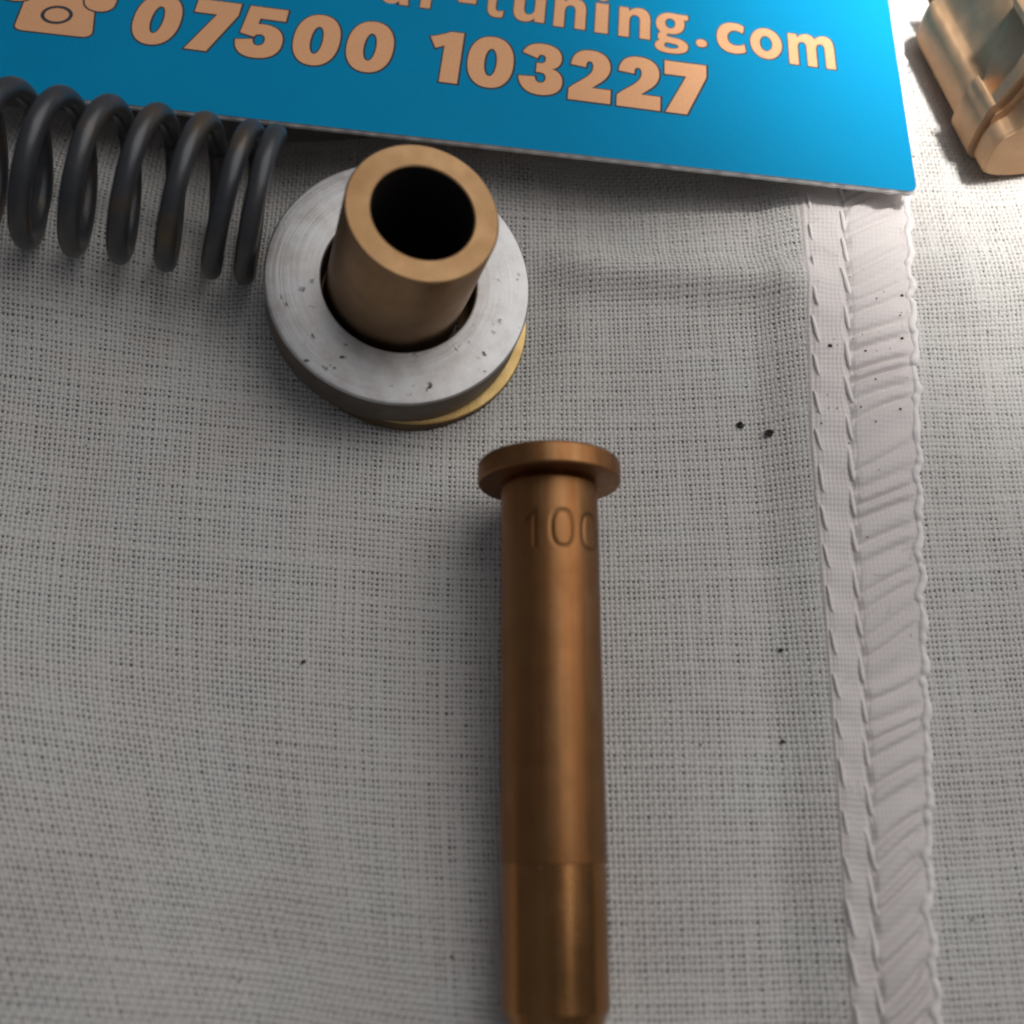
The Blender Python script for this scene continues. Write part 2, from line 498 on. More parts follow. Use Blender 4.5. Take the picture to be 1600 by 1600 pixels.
hy0, hy1 = -32.5, 40.0
def hem_sheet():
    av = np.linspace(-0.035, 1.04, 170); yv = np.linspace(hy0, hy1, 1000)
    A, Y = np.meshgrid(av, yv, indexing='ij')
    x, y, z = hem_xyz(A, Y)
    j = (np.round(A / 0.0123) + np.round(Y / 0.13))
    # fine weave relief of the folded cloth
    wz = 0.013 * np.sin(A * 2 * PI / 0.042 + 0.5 * wob(A * 20, Y, 5, 8)) + 0.016 * np.sin(Y * 2 * PI / 0.33 + 0.5 * wob(A * 20, Y, 6, 8))
    k = 1 - 0.5 * smooth(0.36, 0.5, A)
    z = z + wz * k
    e = np.minimum(smooth(-0.035, 0.0, A), 1 - smooth(0.99, 1.04, A))
    z = z * e + (height(x, y) - 0.02) * (1 - e)
    return mesh_np("hem", np.stack([x, y, z], -1).reshape(-1, 3), grid_faces(len(av), len(yv)), M_HEM, cloth)
hem = hem_sheet()

def tube_along(name, pts, rad, mat, parent, n=8, caps=True):
    P = np.asarray(pts, float)
    T = np.gradient(P, axis=0); T /= np.linalg.norm(T, axis=1)[:, None]
    up = np.array([0.13, 0.21, 0.97])
    A = np.cross(T, up); A /= np.linalg.norm(A, axis=1)[:, None]
    B = np.cross(A, T)
    th = np.linspace(0, 2 * PI, n, endpoint=False)
    R = np.broadcast_to(np.asarray(rad, float), (len(P),))
    V = P[:, None] + R[:, None, None] * (np.cos(th)[None, :, None] * A[:, None] + np.sin(th)[None, :, None] * B[:, None])
    V = V.reshape(-1, 3)
    f = grid_faces(len(P), n, close_v=True)
    tr = []
    if caps:
        V = np.concatenate([V, P[:1] - T[:1] * R[0] * 0.4, P[-1:] + T[-1:] * R[-1] * 0.4])
        a, b = len(V) - 2, len(V) - 1
        for k in range(n):
            tr.append((k, (k + 1) % n, a)); o_ = (len(P) - 1) * n
            tr.append((o_ + (k + 1) % n, o_ + k, b))
    return mesh_np(name, V, f, mat, parent, True, tr)

yy = np.linspace(hy0, hy1, 700)
ex, _, ez = hem_xyz(np.full_like(yy, 1.0), yy)
ph = (yy / 2.45 + 0.13) % 1.0
ex = ex + 0.30 * (smooth(0.0, 0.78, (ph + 0.06 * np.sin(yy)) % 1.0) - smooth(0.78, 1.0, (ph + 0.06 * np.sin(yy)) % 1.0) - 0.4) * (0.75 + 0.4 * wob(yy, yy * 0, 32, 6)) + 0.07 * wob(yy, yy * 0, 31, 3)
tube_along("rolled_edge", np.stack([ex, yy, ez - 0.10 + 0.03 * np.sin(2 * PI * ph)], -1), 0.27 + 0.05 * np.sin(2 * PI * ph + 1) + 0.03 * wob(yy, yy * 0, 35, 0.8), M_STITCH, hem, 8)

# stitches: one mesh, copied down both lines
def stitch_mesh():
    t = np.linspace(-1, 1, 9)
    P = np.stack([0.06 * t + 0.06 * t ** 3, -0.98 * t, 0.05 * (1 - t ** 4)], -1)
    o = tube_along("stitch", P, 0.085 + 0.07 * (1 - t ** 2) + 0.012 * np.sin(t * 9), M_STITCH, hem, 6)
    return o
st0 = stitch_mesh()
first = True
for line, a0, ph0 in (("l", 0.055, 0.2), ("m", 0.358, 1.1)):
    y = hy0 + ph0
    while y < 25:
        x, _, z = hem_xyz(np.array([a0]), np.array([y]))
        s = st0 if first else st0.copy()
        if not first:
            COL.objects.link(s); s.parent = hem
        first = False
        s.location = (float(x[0]) * MM, y * MM, float(z[0] + 0.04) * MM)
        s.rotation_euler = (0, 0, random.uniform(-0.06, 0.10))
        k = random.uniform(0.85, 1.1) if line == "m" else random.uniform(0.6, 0.95)
        s.scale = (k, k * random.uniform(0.9, 1.1), k)
        y += 2.45 * random.uniform(0.94, 1.06)

# ------------------------------------------------------------------ blue card
K = Vector((26.357, 21.209, 2.6)); U = Vector((0.9946, -0.0852, -0.0599)).normalized()
Vv = Vector((0.076, 0.987, -0.142)); Vv = (Vv - U * Vv.dot(U)).normalized(); Nn = U.cross(Vv)
card = empty("business_card", K, Matrix((U, Vv, Nn)).transposed().to_quaternion())
tag(card, "blue printed card with peach phone number and web address, tilted on the cloth", "card")
CW, CH, CT = 86.0, 55.0, 0.42
def card_board():
    n = 700
    us = np.linspace(-CW, 0, n)
    r = 0.55
    edge = 0.014 * wob(us * 3, us * 0, 41, 2.5) + 0.006 * wob(us * 9, us * 0, 42, 1.1)
    vf = np.where(us > -r, r - np.sqrt(np.maximum(r * r - (us + r) ** 2, 0)), 0) 
    rows = [(vf, 0 * us), (vf + 0.03 + edge, -0.05 + 0 * us), (vf - 0.05 + edge * 2, -CT * 0.5 + 0 * us), (vf + edge, -CT + 0 * us)]
    V = []
    for v, z in [(CH + 0 * us, 0 * us)] + rows + [(CH + 0 * us, -CT + 0 * us)]:
        V.append(np.stack([us, v, z], -1))
    V = np.array(V)
    f = grid_faces(len(V), n, close_u=False)
    o = mesh_np("board", V.reshape(-1, 3), f[:, ::-1], M_PAPER, card, False)
    o.data.materials.append(M_BLUE)
    mi = np.ones(len(f), np.int32); mi[n - 1:] = 0
    o.data.polygons.foreach_set("material_index", mi)
    # short sides
    for uu in (0, n - 1):
        pass
    return o
board = card_board()
e = mesh_np("side_edge", [(0.0, 0.55, 0), (0.0, CH, 0), (0.0, CH, -CT), (0.0, 0.55, -CT)], [(0, 3, 2, 1)], M_PAPER, board, False)

def path(s):
    """tiny path reader: M L C Z on the unit box -> list of closed polylines"""
    tok = s.replace(",", " ").split(); i = 0; out = []; cur = []; cmd = None
    def num():
        nonlocal i
        v = float(tok[i]); i += 1; return v
    while i < len(tok):
        if tok[i].isalpha():
            cmd = tok[i]; i += 1
            if cmd == "Z":
                out.append(cur); cur = []; continue
        if cmd == "M":
            cur = [(num(), num())]; cmd = "L"
        elif cmd == "L":
            cur.append((num(), num()))
        elif cmd == "C":
            p0 = cur[-1]; a = (num(), num()); b = (num(), num()); c = (num(), num())
            for k in range(1, 9):
                t = k / 8
                cur.append(tuple((1 - t) ** 3 * p0[d] + 3 * (1 - t) ** 2 * t * a[d] + 3 * (1 - t) * t * t * b[d] + t ** 3 * c[d] for d in (0, 1)))
    return out
def ell(cx, cy, rx, ry, n=40, p=2.0):
    r = []
    for k in range(n):
        a = 2 * PI * k / n
        c, s = math.cos(a), math.sin(a)
        r.append((cx + rx * math.copysign(abs(c) ** (2 / p), c), cy + ry * math.copysign(abs(s) ** (2 / p), s)))
    return r
G = {
 '0': [ell(.5, .5, .5, .5, p=2.25), ell(.5, .49, .135, .27, p=2.1)],
 '7': path("M 0 1 L 1 1 L 1 .76 L .53 0 L .03 0 L .52 .73 L 0 .73 Z"),
 '5': path("M .12 1 L .95 1 L .95 .77 L .40 .77 L .39 .655 C .62 .69 1 .64 1 .33 C 1 .08 .74 0 .48 0 C .2 0 .03 .1 0 .31 L .36 .355 C .37 .28 .42 .24 .48 .24 C .58 .24 .62 .28 .62 .35 C .62 .42 .57 .46 .49 .46 C .43 .46 .39 .44 .37 .40 L .06 .45 Z"),
 '1': path("M 1 1 L .60 1 C .45 .95 .25 .90 0 .855 L .2 .64 L .46 .71 L .46 0 L 1 0 Z"),
 '3': path("M .05 .79 C .12 .95 .3 1 .5 1 C .78 1 .95 .9 .95 .74 C .95 .62 .86 .54 .74 .52 C .9 .5 1 .41 1 .28 C 1 .1 .8 0 .5 0 C .24 0 .04 .1 0 .32 L .37 .34 C .38 .27 .43 .23 .5 .23 C .57 .23 .62 .27 .62 .33 C .62 .4 .56 .43 .48 .43 L .39 .43 L .39 .61 L .48 .61 C .55 .61 .59 .65 .59 .70 C .59 .75 .55 .78 .49 .78 C .44 .78 .41 .75 .40 .70 Z"),
 '2': path("M .02 .68 C .04 .9 .2 1 .5 1 C .78 1 .97 .88 .97 .70 C .97 .54 .84 .44 .70 .36 L .55 .265 L 1 .265 L 1 0 L 0 0 L 0 .21 C .2 .37 .56 .48 .56 .67 C .56 .745 .52 .78 .47 .78 C .41 .78 .38 .74 .385 .655 Z"),
 'o': [ell(.5, .5, .5, .5), ell(.5, .5, .2, .25)],
 'c': path("M .97 .91 C .87 .98 .72 1 .6 1 C .2 1 0 .78 0 .5 C 0 .2 .2 0 .6 0 C .75 0 .9 .03 1 .09 L .96 .34 C .86 .28 .77 .26 .68 .26 C .48 .26 .37 .36 .37 .5 C .37 .65 .48 .75 .67 .75 C .76 .75 .84 .73 .92 .68 Z"),
 'm': path("M 0 0 L 0 .97 L .19 .97 L .20 .86 C .26 .95 .33 1 .42 1 C .5 1 .56 .95 .59 .86 C .64 .95 .72 1 .80 1 C .94 1 1 .86 1 .64 L 1 0 L .80 0 L .80 .56 C .80 .69 .77 .74 .71 .74 C .64 .74 .60 .67 .60 .55 L .60 0 L .40 0 L .40 .56 C .40 .69 .37 .74 .31 .74 C .24 .74 .20 .67 .20 .55 L .20 0 Z"),
 'n': path("M 0 0 L 0 .97 L .3 .97 L .32 .85 C .4 .95 .5 1 .64 1 C .88 1 1 .85 1 .62 L 1 0 L .67 0 L .67 .55 C .67 .70 .6 .75 .52 .75 C .40 .75 .33 .66 .33 .52 L .33 0 Z"),
 'i': path("M 0 0 L 0 .70 L 1 .70 L 1 0 Z") + [ell(.5, .88, .55, .12)],
 't': path("M .25 1 L .62 1 L .62 .72 L .98 .72 L .98 .53 L .62 .53 L .62 .30 C .62 .2 .68 .17 .78 .17 C .86 .17 .92 .18 1 .20 L .97 .02 C .85 0 .75 0 .65 0 C .38 0 .25 .1 .25 .28 L .25 .53 L 0 .53 L 0 .72 L .25 .72 Z"),
 'r': path("M 0 0 L 0 .97 L .42 .97 L .45 .78 C .55 .93 .7 1 1 1 L 1 .72 C .65 .72 .47 .62 .47 .42 L .47 0 Z"),
 'a': path("M .08 .92 C .22 .98 .35 1 .48 1 C .8 1 .96 .87 .96 .6 L .96 .2 C .96 .1 .98 .04 1 0 L .68 0 L .65 .12 C .58 .03 .46 0 .36 0 C .14 0 0 .12 0 .29 C 0 .52 .2 .62 .62 .62 C .62 .73 .55 .78 .42 .78 C .32 .78 .22 .76 .12 .70 Z") + [path("M .62 .45 C .42 .45 .33 .4 .33 .31 C .33 .24 .38 .2 .45 .2 C .56 .2 .62 .28 .62 .4 Z")[0]],
 '-': path("M 0 0 L 0 1 L 1 1 L 1 0 Z"),
 '.': [ell(.5, .5, .5, .5, 20)],
 'g': path("M .72 .985 L 1 .985 L 1 .86 L .86 .85 C .90 .80 .90 .76 .89 .71 C .87 .55 .7 .47 .47 .47 L .38 .475 C .33 .45 .34 .41 .42 .40 L .66 .38 C .88 .36 1 .29 1 .19 C 1 .06 .78 0 .48 0 C .2 0 0 .05 0 .16 C 0 .23 .06 .27 .15 .295 C .04 .34 .06 .44 .17 .50 C .07 .55 .02 .63 .02 .71 C .02 .88 .2 1 .46 1 C .56 1 .66 .99 .72 .985 Z")
      + [ell(.46, .735, .155, .125, 24), path("M .36 .255 L .58 .235 C .68 .225 .71 .205 .71 .18 C .71 .14 .62 .12 .5 .12 C .36 .12 .28 .14 .28 .185 C .28 .22 .31 .24 .36 .255 Z")[0]],
}
def u_flip(loops): return [[(1 - x, 1 - y) for x, y in l] for l in loops]
G['u'] = u_flip(G['n'])

def area2(p): return sum(p[k - 1][0] * p[k][1] - p[k][0] * p[k - 1][1] for k in range(len(p)))
def grow(poly, d):
    """offset a closed polyline outwards by d (positive area = solid)"""
    P = np.array(poly); keepm = np.linalg.norm(P - np.roll(P, 1, 0), axis=1) > 1e-6
    P = P[keepm]
    if area2(P) < 0: P = P[::-1]
    e = np.roll(P, -1, 0) - P; e /= np.linalg.norm(e, axis=1)[:, None]
    n = np.stack([e[:, 1], -e[:, 0]], -1)
    n0 = np.roll(n, 1, 0)
    b = n + n0
    b /= np.maximum(np.linalg.norm(b, axis=1)[:, None], 1e-6)
    c = np.clip((b * n).sum(1), 0.55, 1)[:, None]
    return P + b * d / c

def print_shape(name, loops, z, mat, parent, d=0.0, dx=0.0, dy=0.0):
    """loops: first of each piece solid, holes inside; filled flat at height z"""
    L = []
    for k, l in enumerate(loops):
        a = np.array(l)
        others = [m for q, m in enumerate(loops) if q != k]
        c = a.mean(0)
        inside = any(point_in(c, o_) and abs(area2(o_)) > abs(area2(l)) for o_ in others)
        g = grow(a, -d if inside else d)
        if inside: g = g[::-1]
        L.append(g + np.array([dx, dy]))
    holes = [k for k, l in enumerate(loops) if any(point_in(np.array(l).mean(0), m) and abs(area2(m)) > abs(area2(l)) for q, m in enumerate(loops) if q != k)]
    solid = [k for k in range(len(L)) if k not in holes]
    tri, off = [], np.cumsum([0] + [len(l) for l in L])
    for k in solid:
        grp = [k] + [h for h in holes if len(solid) == 1]
        ids = np.concatenate([np.arange(off[g], off[g + 1]) for g in grp])
        for t in tessellate_polygon([[Vector((x, y, 0)) for x, y in L[g]] for g in grp]):
            tri.append(tuple(int(ids[q]) for q in t))
    V = np.concatenate(L)
    V = np.concatenate([V, np.full((len(V), 1), z)], 1)
    T = []
    for t in tri:
        a, b, c = (V[k][:2] for k in t)
        cr = (b[0] - a[0]) * (c[1] - a[1]) - (b[1] - a[1]) * (c[0] - a[0])
        T.append(t if cr > 0 else (t[0], t[2], t[1]))
    return mesh_np(name, V, None, mat, parent, False, T)

def point_in(p, poly):
    x, y = p; r = False
    for k in range(len(poly)):
        (x1, y1), (x2, y2) = poly[k - 1], poly[k]
        if (y1 > y) != (y2 > y) and x < (x2 - x1) * (y - y1) / (y2 - y1) + x1: r = not r
    return r

def letter(ch, u0, u1, v0, v1, od=0.13, sh=0.0):
    loops = [[(u0 + x * (u1 - u0) + sh * (y) * (v1 - v0), v0 + y * (v1 - v0) - 0.024 * (x - .5) * (u1 - u0)) for x, y in l] for l in G[ch]]
    o = print_shape("printed_character", loops, 0.016, M_PEACH, card)
    print_shape("dark_outline", loops, 0.008, M_INK, o, d=od, dx=0.02, dy=-0.02)
    return o
NUM = [('0', -52.75, -49.65, 5.75), ('7', -48.95, -46.0, 5.72), ('5', -45.75, -42.6, 5.6), ('0', -41.95, -38.85, 5.5), ('0', -38.35, -35.2, 5.42),
       ('1', -32.85, -30.6, 5.3), ('0', -30.12, -27.0, 5.25), ('3', -26.6, -23.6, 5.12), ('2', -23.15, -20.3, 5.0), ('2', -19.87, -16.92, 4.9), ('7', -16.65, -13.75, 4.82)]
for ch, a, b, v in NUM:
    letter(ch, a, b, v, v + 5.1)
WEB = [('a', -36.75, -34.75, 12.62, 15.85), ('r', -33.95, -32.45, 12.55, 15.7), ('-', -31.35, -30.1, 13.6, 14.3), ('t', -29.65, -28.1, 12.45, 16.4), ('u', -27.42, -25.2, 12.33, 15.5),
       ('n', -24.55, -22.3, 12.2, 15.45), ('i', -21.62, -20.7, 12.05, 16.6), ('n', -19.93, -17.7, 11.95, 15.2), ('g', -17.35, -15.0, 10.75, 15.05), ('.', -14.45, -13.65, 11.75, 12.6),
       ('c', -12.95, -10.9, 11.5, 14.75), ('o', -10.55, -8.3, 11.3, 14.55), ('m', -7.82, -4.55, 11.05, 14.4)]
for ch, a, b, v0, v1 in WEB:
    letter(ch, a, b, v0, v1, 0.09)

# telephone symbol
def tel():
    body = path("M -60.15 6.25 C -60.15 5.9 -59.9 5.75 -59.5 5.74 L -55.75 5.74 C -55.3 5.74 -55.05 5.95 -55.1 6.35 L -55.55 8.6 C -55.7 9.6 -56.3 10.2 -57 10.3 L -57 10.9 L -58.9 10.9 L -58.9 10.3 C -59.6 10.2 -60.1 9.6 -60.25 8.6 Z")[0]
    body = [(x + 0.05, y) for x, y in body]
    hand = path("M -61.9 8.95 C -61.7 8.45 -60.2 8.3 -59.95 8.95 C -59.75 9.6 -59.6 10.0 -58.9 10.25 L -56.9 10.25 C -56.3 10.0 -56.45 9.3 -56.2 8.9 C -55.8 8.25 -54.6 8.15 -54.3 9.0 C -54.0 10.6 -55.6 12.1 -58.0 12.1 C -60.6 12.1 -62.3 10.6 -61.9 8.95 Z")[0]
    o = print_shape("telephone_symbol", [body], 0.016, M_PEACH, card)
    print_shape("dark_outline", [body], 0.008, M_INK, o, d=0.13)
    h = print_shape("handset", [hand], 0.028, M_PEACH, o)
    print_shape("handset_outline", [hand], 0.022, M_INK, o, d=0.13)
    ring = [ell(-57.75, 7.6, 1.05, 0.93), ell(-57.75, 7.6, 0.80, 0.68)]
    print_shape("dial_ring", ring, 0.022, M_INK, o)
tel()

# ------------------------------------------------------------------ standing brass sleeve and steel collar
q_ax = Vector((0, 0, 1)).rotation_difference(AX)
CT_TOP = Vector((-6.81, 13.37, 4.5))
AX_S = Vector((0.29, -0.05, 1.0)).normalized()
q_s = Vector((0, 0, 1)).rotation_difference(AX_S)
sl_base = CT_TOP - AX_S * 4.15 + Vector((-0.06, 0.0, 0))
sleeve = empty("brass_sleeve", sl_base, q_s)
tag(sleeve, "upright hollow brass sleeve with wide round flange, standing inside the steel collar", "brass sleeve")
R_T, R_B, R_F = 4.28, 2.86, 8.0
fl = lathe("flange", [(5.7, 1.25), (R_F - 0.10, 1.25), (R_F - 0.02, 1.19)], 160, M_GOLD, sleeve)
fl.location = (1.12 * MM, -0.05 * MM, -0.25 * MM)
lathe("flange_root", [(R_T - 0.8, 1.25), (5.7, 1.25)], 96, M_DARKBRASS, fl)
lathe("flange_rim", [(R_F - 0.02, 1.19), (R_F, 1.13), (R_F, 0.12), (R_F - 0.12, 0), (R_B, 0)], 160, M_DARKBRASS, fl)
LT = 11.6
lathe("barrel", [(R_T, 1.2), (R_T, LT - 0.12), (R_T - 0.03, LT - 0.07)], 128, M_SLEEVE, sleeve)
lathe("rim", [(R_T - 0.03, LT - 0.07), (R_T - 0.11, LT), (R_B + 0.10, LT), (R_B + 0.02, LT - 0.05), (R_B, LT - 0.14)], 128, M_BRASS_RIM, sleeve)
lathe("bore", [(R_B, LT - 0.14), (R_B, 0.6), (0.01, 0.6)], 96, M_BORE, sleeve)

collar = empty("steel_collar", CT_TOP - AX * 3.2, q_ax)
tag(collar, "grey turned steel ring with pitted face, sitting round the upright brass sleeve", "steel collar")
CR, CI, CTK = 8.06, 4.72, 3.2
lathe("ring_face", [(CI, CTK - 0.10), (CI + 0.08, CTK - 0.02), (CI + 0.2, CTK), (CR - 0.25, CTK), (CR - 0.10, CTK - 0.04), (CR, CTK - 0.16)], 200, M_STEEL, collar)
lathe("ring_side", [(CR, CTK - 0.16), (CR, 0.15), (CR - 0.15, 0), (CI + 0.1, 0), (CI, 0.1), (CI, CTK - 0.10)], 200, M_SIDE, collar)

# ------------------------------------------------------------------ lying emulsion tube
H = Vector((2.09, 0.01, 4.35)); T = Vector((2.13, -27.15, 2.80))
zax = (T - H).normalized()                     # from flange to tip
xax = Vector((1, 0, 0)); xax = (xax - zax * xax.dot(zax)).normalized()
yax = zax.cross(xax)                           # points down or up
rotm = Matrix((xax, yax, zax)).transposed()
jet = empty("brass_tube", H, rotm.to_quaternion())
tag(jet, "long slim brass tube with flanged head lying on the cloth, stamped with digits", "brass tube")
RT = 2.70
# direction of "up" in local angle
up_l = rotm.inverted() @ Vector((0, -0.25, 1)); TH_UP = math.atan2(up_l.y, up_l.x)
SGN = 1 if (rotm @ Vector((math.cos(TH_UP + .1), math.sin(TH_UP + .1), 0))).x > (rotm @ Vector((math.cos(TH_UP), math.sin(TH_UP), 0))).x else -1
lathe("flange", [(1.0, -1.28), (3.86, -1.28), (4.0, -1.14), (4.03, -0.95), (4.03, -0.12), (3.95, 0), (RT - 0.15, 0.0)], 128, M_BRASS, jet)

def seg_dist(px, py, ax, ay, bx, by):
    vx, vy = bx - ax, by - ay
    t = np.clip(((px - ax) * vx + (py - ay) * vy) / (vx * vx + vy * vy), 0, 1)
    return np.hypot(px - ax - t * vx, py - ay - t * vy)
def barrel():
    s = np.concatenate([np.linspace(0, 0.35, 8), np.linspace(0.35, 1.3, 8)[1:], np.linspace(1.3, 5.0, 100)[1:], np.linspace(5.0, 20.1, 40)[1:]])
    n = 420
    th = np.linspace(0, 2 * PI, n, endpoint=False)
    TH, SS = np.meshgrid(th, s, indexing='ij')
    a = ((TH - TH_UP) * SGN + PI) % (2 * PI) - PI            # angle to the right of the top
    w = a * RT                                               # arc length
    d = np.full_like(w, 9.0)
    # '1'
    d = np.minimum(d, seg_dist(w, SS, -0.92, 2.25, -0.92, 4.15))
    d = np.minimum(d, seg_dist(w, SS, -0.92, 2.25, -1.42, 2.68))
    # '0' twice: rounded ovals
    for cx in (0.62, 2.45):
        k = np.linspace(0, 2 * PI, 33)
        ox = cx + 0.62 * np.sign(np.cos(k)) * np.abs(np.cos(k)) ** 0.8; oy = 3.22 + 0.99 * np.sign(np.sin(k)) * np.abs(np.sin(k)) ** 0.8
        for q in range(32):
            d = np.minimum(d, seg_dist(w, SS, ox[q], oy[q], ox[q + 1], oy[q + 1]))
    dep = 0.05 * np.exp(-(d / 0.115) ** 2)
    r = RT - dep - 0.16 * (1 - smooth(0.0, 0.3, SS))
    V = np.stack([r * np.cos(TH), r * np.sin(TH), SS], -1)
    o = mesh_np("barrel", V.reshape(-1, 3), grid_faces(n, len(s), close_u=True), M_BRASS, jet)
    at = o.data.attributes.new("grime", 'FLOAT', 'POINT')
    at.data.foreach_set("value", (0.6 * np.exp(-(d / 0.12) ** 2)).astype(np.float32).ravel())
    return o
barrel()
L = (T - H).length
lathe("polished_tip", [(RT, 20.1), (RT - 0.035, 20.13), (RT - 0.035, 20.30), (RT - 0.012, 20.33), (RT - 0.012, L - 0.40), (RT - 0.04, L - 0.34), (RT - 0.48, L + 0.70), (RT - 0.7, L + 0.82), (1.5, L + 0.75), (1.4, L + 0.6), (1.4, L - 6)], 128, M_BRASS_TIP, jet).data.set_sharp_from_angle(angle=math.radians(14))

# ------------------------------------------------------------------ coil spring
A0 = Vector((-29.50, 19.49, 7.40)); A1 = Vector((-15.57, 18.16, 5.30))
def spring():
    ax = (A1 - A0).normalized()
    s_up = (Vector((0, 0, 1)) - ax * ax.z).normalized()
    s_up = (s_up + ax * 0.09).normalized()
    s_fr = ax.cross(s_up)                      # towards the viewer or away
    if s_fr.y > 0: s_fr = -s_fr
    Rm, rw = 4.33, 0.62
    pitch = 2.78
    # turns counted from the right-hand end; angle 0 = top, growing towards the viewer
    t = np.linspace(-0.14, 7.0, 900)
    pos = np.where(t < 0.9, -0.2 - 1.45 * (t + 0.0), -0.2 - 1.305 - pitch * (t - 0.9))
    # smooth the change from closed to open pitch
    k = np.ones(41) / 41
    pos = np.convolve(np.pad(pos, 20, mode='reflect', reflect_type='odd'), k, 'valid')
    ang = 2 * PI * t
    A1n = np.array(A1)
    P = A1n + np.outer(pos + 0.45, np.array(ax)) + Rm * (np.outer(np.cos(ang), np.array(s_up)) + np.outer(np.sin(ang) , np.array(s_fr)))
    base = Vector((-26, 20.2, 0))
    root = tube_along("coil_spring", P - np.array(base), rw, M_SPRING, None, 16)
    root.location = base * MM
    tag(root, "dark grey coil spring lying beside the card edge at the left", "spring")
    return root
spring()

# ------------------------------------------------------------------ bronze plug at the top right
def plug():
    q0 = Vector((36.2, 25.2, 4.3))                   # near end of the axis
    d = Vector((-0.19, 0.975, -0.10)).normalized()
    x = Vector((0.98, 0.19, 0)); x = (x - d * x.dot(d)).normalized()
    y = d.cross(x)
    R = Matrix((x, y, d)).transposed()
    root = empty("bronze_plug", q0, R.to_quaternion())
    tag(root, "pale bronze plug with slotted collar lying on the bright cloth at the top right corner", "bronze plug")
    # cross-section (right, up): ledge at the left, wall, rounded top
    cs = [(-4.6, -4.2), (-4.75, -1.2), (-4.45, -0.35), (-4.0, -0.1), (-3.6, 0.25), (-2.85, 2.6), (-2.15, 3.9), (-0.8, 4.5), (3.4, 4.4), (5.2, 2.5), (5.4, -2.0), (4.0, -4.3)]
    c = np.array(cs)
    for _ in range(4):
        q_, r_ = 0.75 * c + 0.25 * np.roll(c, -1, 0), 0.25 * c + 0.75 * np.roll(c, -1, 0)
        c = np.stack([q_, r_], 1).reshape(-1, 2)
    # even spacing round the section
    cc = np.concatenate([c, c[:1]]); L_ = np.concatenate([[0], np.cumsum(np.linalg.norm(np.diff(cc, axis=0), axis=1))])
    n, ns = 420, 300
    tt = np.linspace(0, L_[-1], n, endpoint=False)
    c = np.stack([np.interp(tt, L_, cc[:, 0]), np.interp(tt, L_, cc[:, 1])], -1)
    e_ = np.roll(c, -1, 0) - np.roll(c, 1, 0); e_ /= np.linalg.norm(e_, axis=1)[:, None]
    nr = np.stack([-e_[:, 1], e_[:, 0]], -1)
    if (nr * c).sum() < 0: nr = -nr
    sv = np.concatenate([np.linspace(0, 7.4, 230), np.linspace(7.4, 16, ns - 229)[1:]])
    X = c[:, 0][:, None] + 0 * sv[None]; Z = c[:, 1][:, None] + 0 * sv[None]; SS = 0 * X + sv[None]
    far = 4.8 + 2.4 * smooth(-4.1, -2.3, X) * (Z > -1)
    off = (0.42 + 0.62 * smooth(-4.6, -4.2, X) * (Z > -1)) * (1 - smooth(-0.09, 0.09, SS - far))
    pocket = smooth(-4.15, -3.98, X) * (1 - smooth(-2.35, -2.15, X)) * (Z > -1) * smooth(2.8, 3.05, SS + 0.25 * smooth(-3.0, -2.2, X) * -2)
    off = off * (1 - 0.80 * pocket)
    off = off + 0.16 * np.sin(np.clip((X + 1.8) / 0.45, 0, 1) * PI) * (SS < far) * (Z > 0) * smooth(2.2, 2.5, SS)
    off = off - 0.75 * smooth(1.42, 1.5, SS) * (1 - smooth(1.85, 1.97, SS))
    off = np.where(SS < 1.44, 0.12 - 0.22 * (1 - smooth(0, 0.3, SS)), off)
    off = off - 2.4 * (1 - np.sqrt(np.clip(1 - np.clip((SS - 12.2) / 2.2, 0, 1) ** 2, 0, 1)))
    off = off + 0.012 * wob(X * 2, SS * 2, 61, 1.6)
    X = X + off * nr[:, 0][:, None]; Z = Z + off * nr[:, 1][:, None]
    V = np.stack([X, -Z, SS], -1).reshape(-1, 3)
    ctr = len(V)
    V = np.concatenate([V, [[0, 0, -0.05], [0, 0, 16.0]]])
    tr = [((k + 1) % n * ns, k * ns, ctr) for k in range(n)] + [(k * ns + ns - 1, (k + 1) % n * ns + ns - 1, ctr + 1) for k in range(n)]
    b = mesh_np("body", V, grid_faces(n, ns, close_u=True), M_BRONZE, root, True, tr)
    b.data.set_sharp_from_angle(angle=math.radians(40))
    bm = bmesh.new(); bm.from_mesh(b.data); bmesh.ops.recalc_face_normals(bm, faces=bm.faces); bm.to_mesh(b.data); bm.free()
plug()

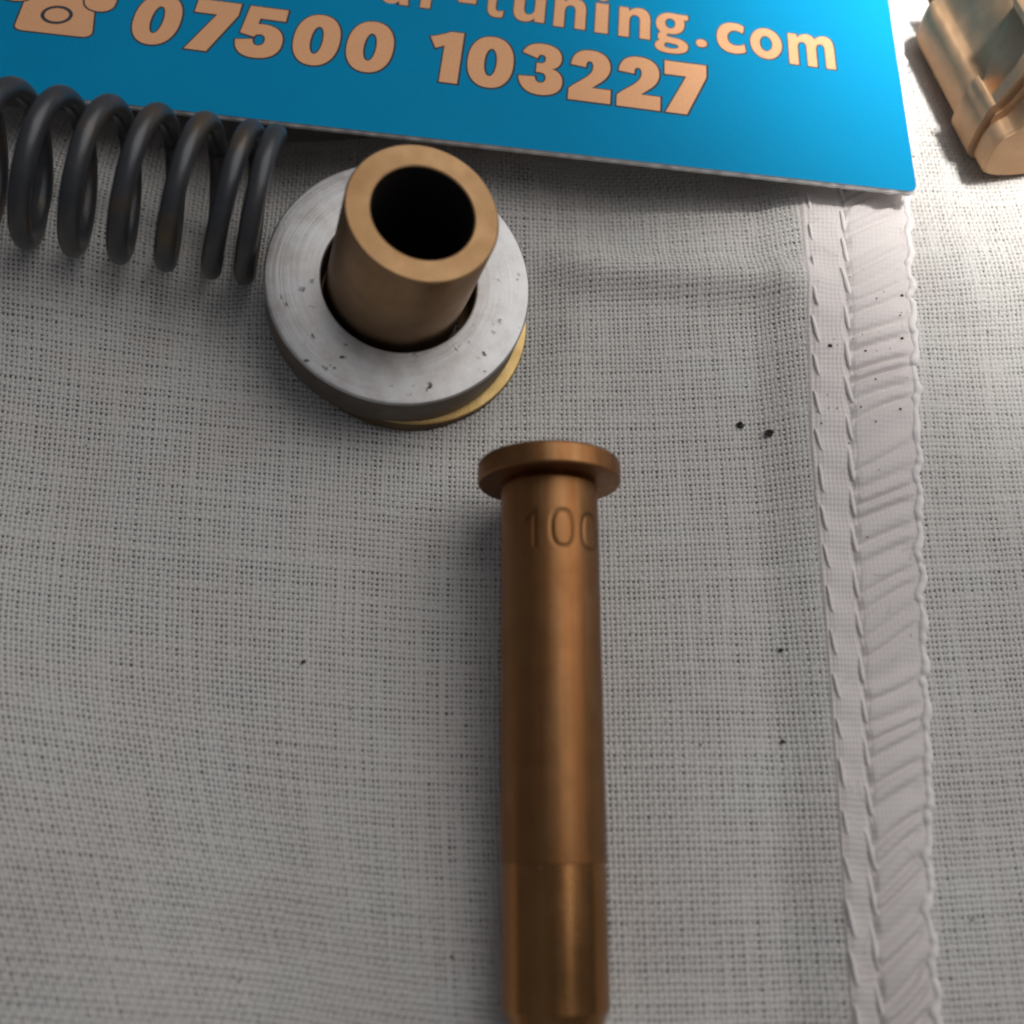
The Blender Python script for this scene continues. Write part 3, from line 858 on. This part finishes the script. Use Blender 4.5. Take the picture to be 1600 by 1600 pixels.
# ------------------------------------------------------------------ loose fibres and dust in the weave
def surf(x, y):
    z = float(height(np.array(x), np.array(y))) + 0.10
    if SEAM_L(y) < x < SEAM_R(y):
        aa = np.linspace(0, 1, 120); hx, _, hz = hem_xyz(aa, np.full(120, y)); z = float(np.interp(x, hx, hz)) + 0.03
    return z
def fibres():
    V, F, b = [], [], 0
    r = np.random.default_rng(77)
    for k in range(150):
        if k < 55:
            y = r.uniform(-30, 24); x = float(r.choice([SEAM_L(y), SEAM_M(y), SEAM_R(y)])) + r.normal(0, 0.25)
        else:
            x, y = r.uniform(-34, 36), r.uniform(-29, 20)
        L_, a, cu = r.uniform(0.5, 1.8), r.uniform(0, 2 * PI), r.normal(0, 0.9)
        t = np.linspace(0, 1, 7)
        px = x + np.cumsum(np.cos(a + cu * t)) * L_ / 7; py = y + np.cumsum(np.sin(a + cu * t)) * L_ / 7
        pz = np.array([surf(p, q) for p, q in zip(px, py)]) + 0.02 + 0.22 * np.sin(PI * t) * r.uniform(0, 1)
        n = np.stack([-np.gradient(py), np.gradient(px)], -1); n /= np.linalg.norm(n, axis=1)[:, None]
        w = r.uniform(0.010, 0.018)
        for sd, dz in ((-1, 0), (0, w), (1, 0)):
            V.append(np.stack([px + sd * n[:, 0] * w, py + sd * n[:, 1] * w, pz + dz], -1))
        for i in range(6):
            for c in (0, 1):
                F.append((b + c * 7 + i, b + c * 7 + i + 1, b + c * 7 + 8 + i, b + c * 7 + 7 + i))
        b += 21
    tag(mesh_np("loose_fibres", np.concatenate(V), F, M_STITCH, cloth), kind="stuff")
fibres()
def dust():
    V, F, T, b = [], [], [], 0
    r = np.random.default_rng(78)
    for k in range(70):
        if k < 30:
            y = r.uniform(2, 17); x = SEAM_L(y) + r.uniform(0, 1) * (SEAM_R(y) - SEAM_L(y))
        else:
            x, y = r.uniform(-34, 36), r.uniform(-29, 20)
        g = abs(r.normal(0, 0.035)) + 0.02
        z = surf(x, y)
        P = [(x + g * math.cos(q) * r.uniform(.6, 1.6), y + g * math.sin(q) * r.uniform(.6, 1.6), z) for q in np.linspace(0, 2 * PI, 6)[:-1]] + [(x, y, z + g)]
        V += P
        for q in range(5): T.append((b + q, b + (q + 1) % 5, b + 5))
        b += 6
    tag(mesh_np("fine_dust", V, None, M_GRIT, cloth, False, T), kind="stuff")
dust()

# ------------------------------------------------------------------ black grit on the cloth
GRIT = [(15.8, 4.9, 0.26, "black crumb of grit on the cloth left of the hem"),
        (14.1, 5.6, 0.22, "faint dark crumb just left of the larger black crumb"),
        (19.8, 10.4, 0.16, "tiny black fleck on the narrow band of the hem"),
        (24.9, 14.2, 0.14, "tiny black fleck near the rolled hem edge below the card corner"),
        (24.5, 11.1, 0.12, "smallest black fleck on the puckered hem"),
        (15.3, -8.6, 0.17, "dark fleck on the cloth right of the lying tube's middle"),
        (15.0, -13.7, 0.17, "dark fleck on the cloth right of the lying tube's lower half"),
        (-11.9, -9.2, 0.17, "dark fleck on the cloth left of the lying tube"),
        (-33.0, 13.7, 0.20, "black fleck on the cloth at the far left below the spring")]
for k, (gx, gy, gr, lab) in enumerate(GRIT):
    r = np.random.default_rng(100 + k)
    nt_, np_ = 7, 5
    gr = gr if k < 2 else gr * 0.75
    V = []
    for i in range(nt_):
        for j in range(np_):
            ph, t = 2 * PI * i / nt_, PI * (j + 0.5) / np_
            rr = gr * r.uniform(0.7, 1.25)
            V.append((rr * math.cos(ph) * math.sin(t) * 1.2, rr * math.sin(ph) * math.sin(t), rr * 0.7 * math.cos(t)))
    inhem = SEAM_L(gy) < gx < SEAM_R(gy)
    gz = float(height(np.array(gx), np.array(gy))) + (0.62 if inhem else 0.12) 
    if inhem:
        aa = np.linspace(0, 1, 200); hx, _, hz = hem_xyz(aa, np.full(200, gy)); gz = float(np.interp(gx, hx, hz)) + 0.04
    f = grid_faces(nt_, np_, close_u=True)
    tr = [tuple(i * np_ for i in range(nt_))[:3]]
    o = mesh_np("grit_speck", V, f, M_GRIT, None, False)
    o.location = Vector((gx, gy, gz)) * MM
    tag(o, lab, "grit speck", "black specks on the cloth")
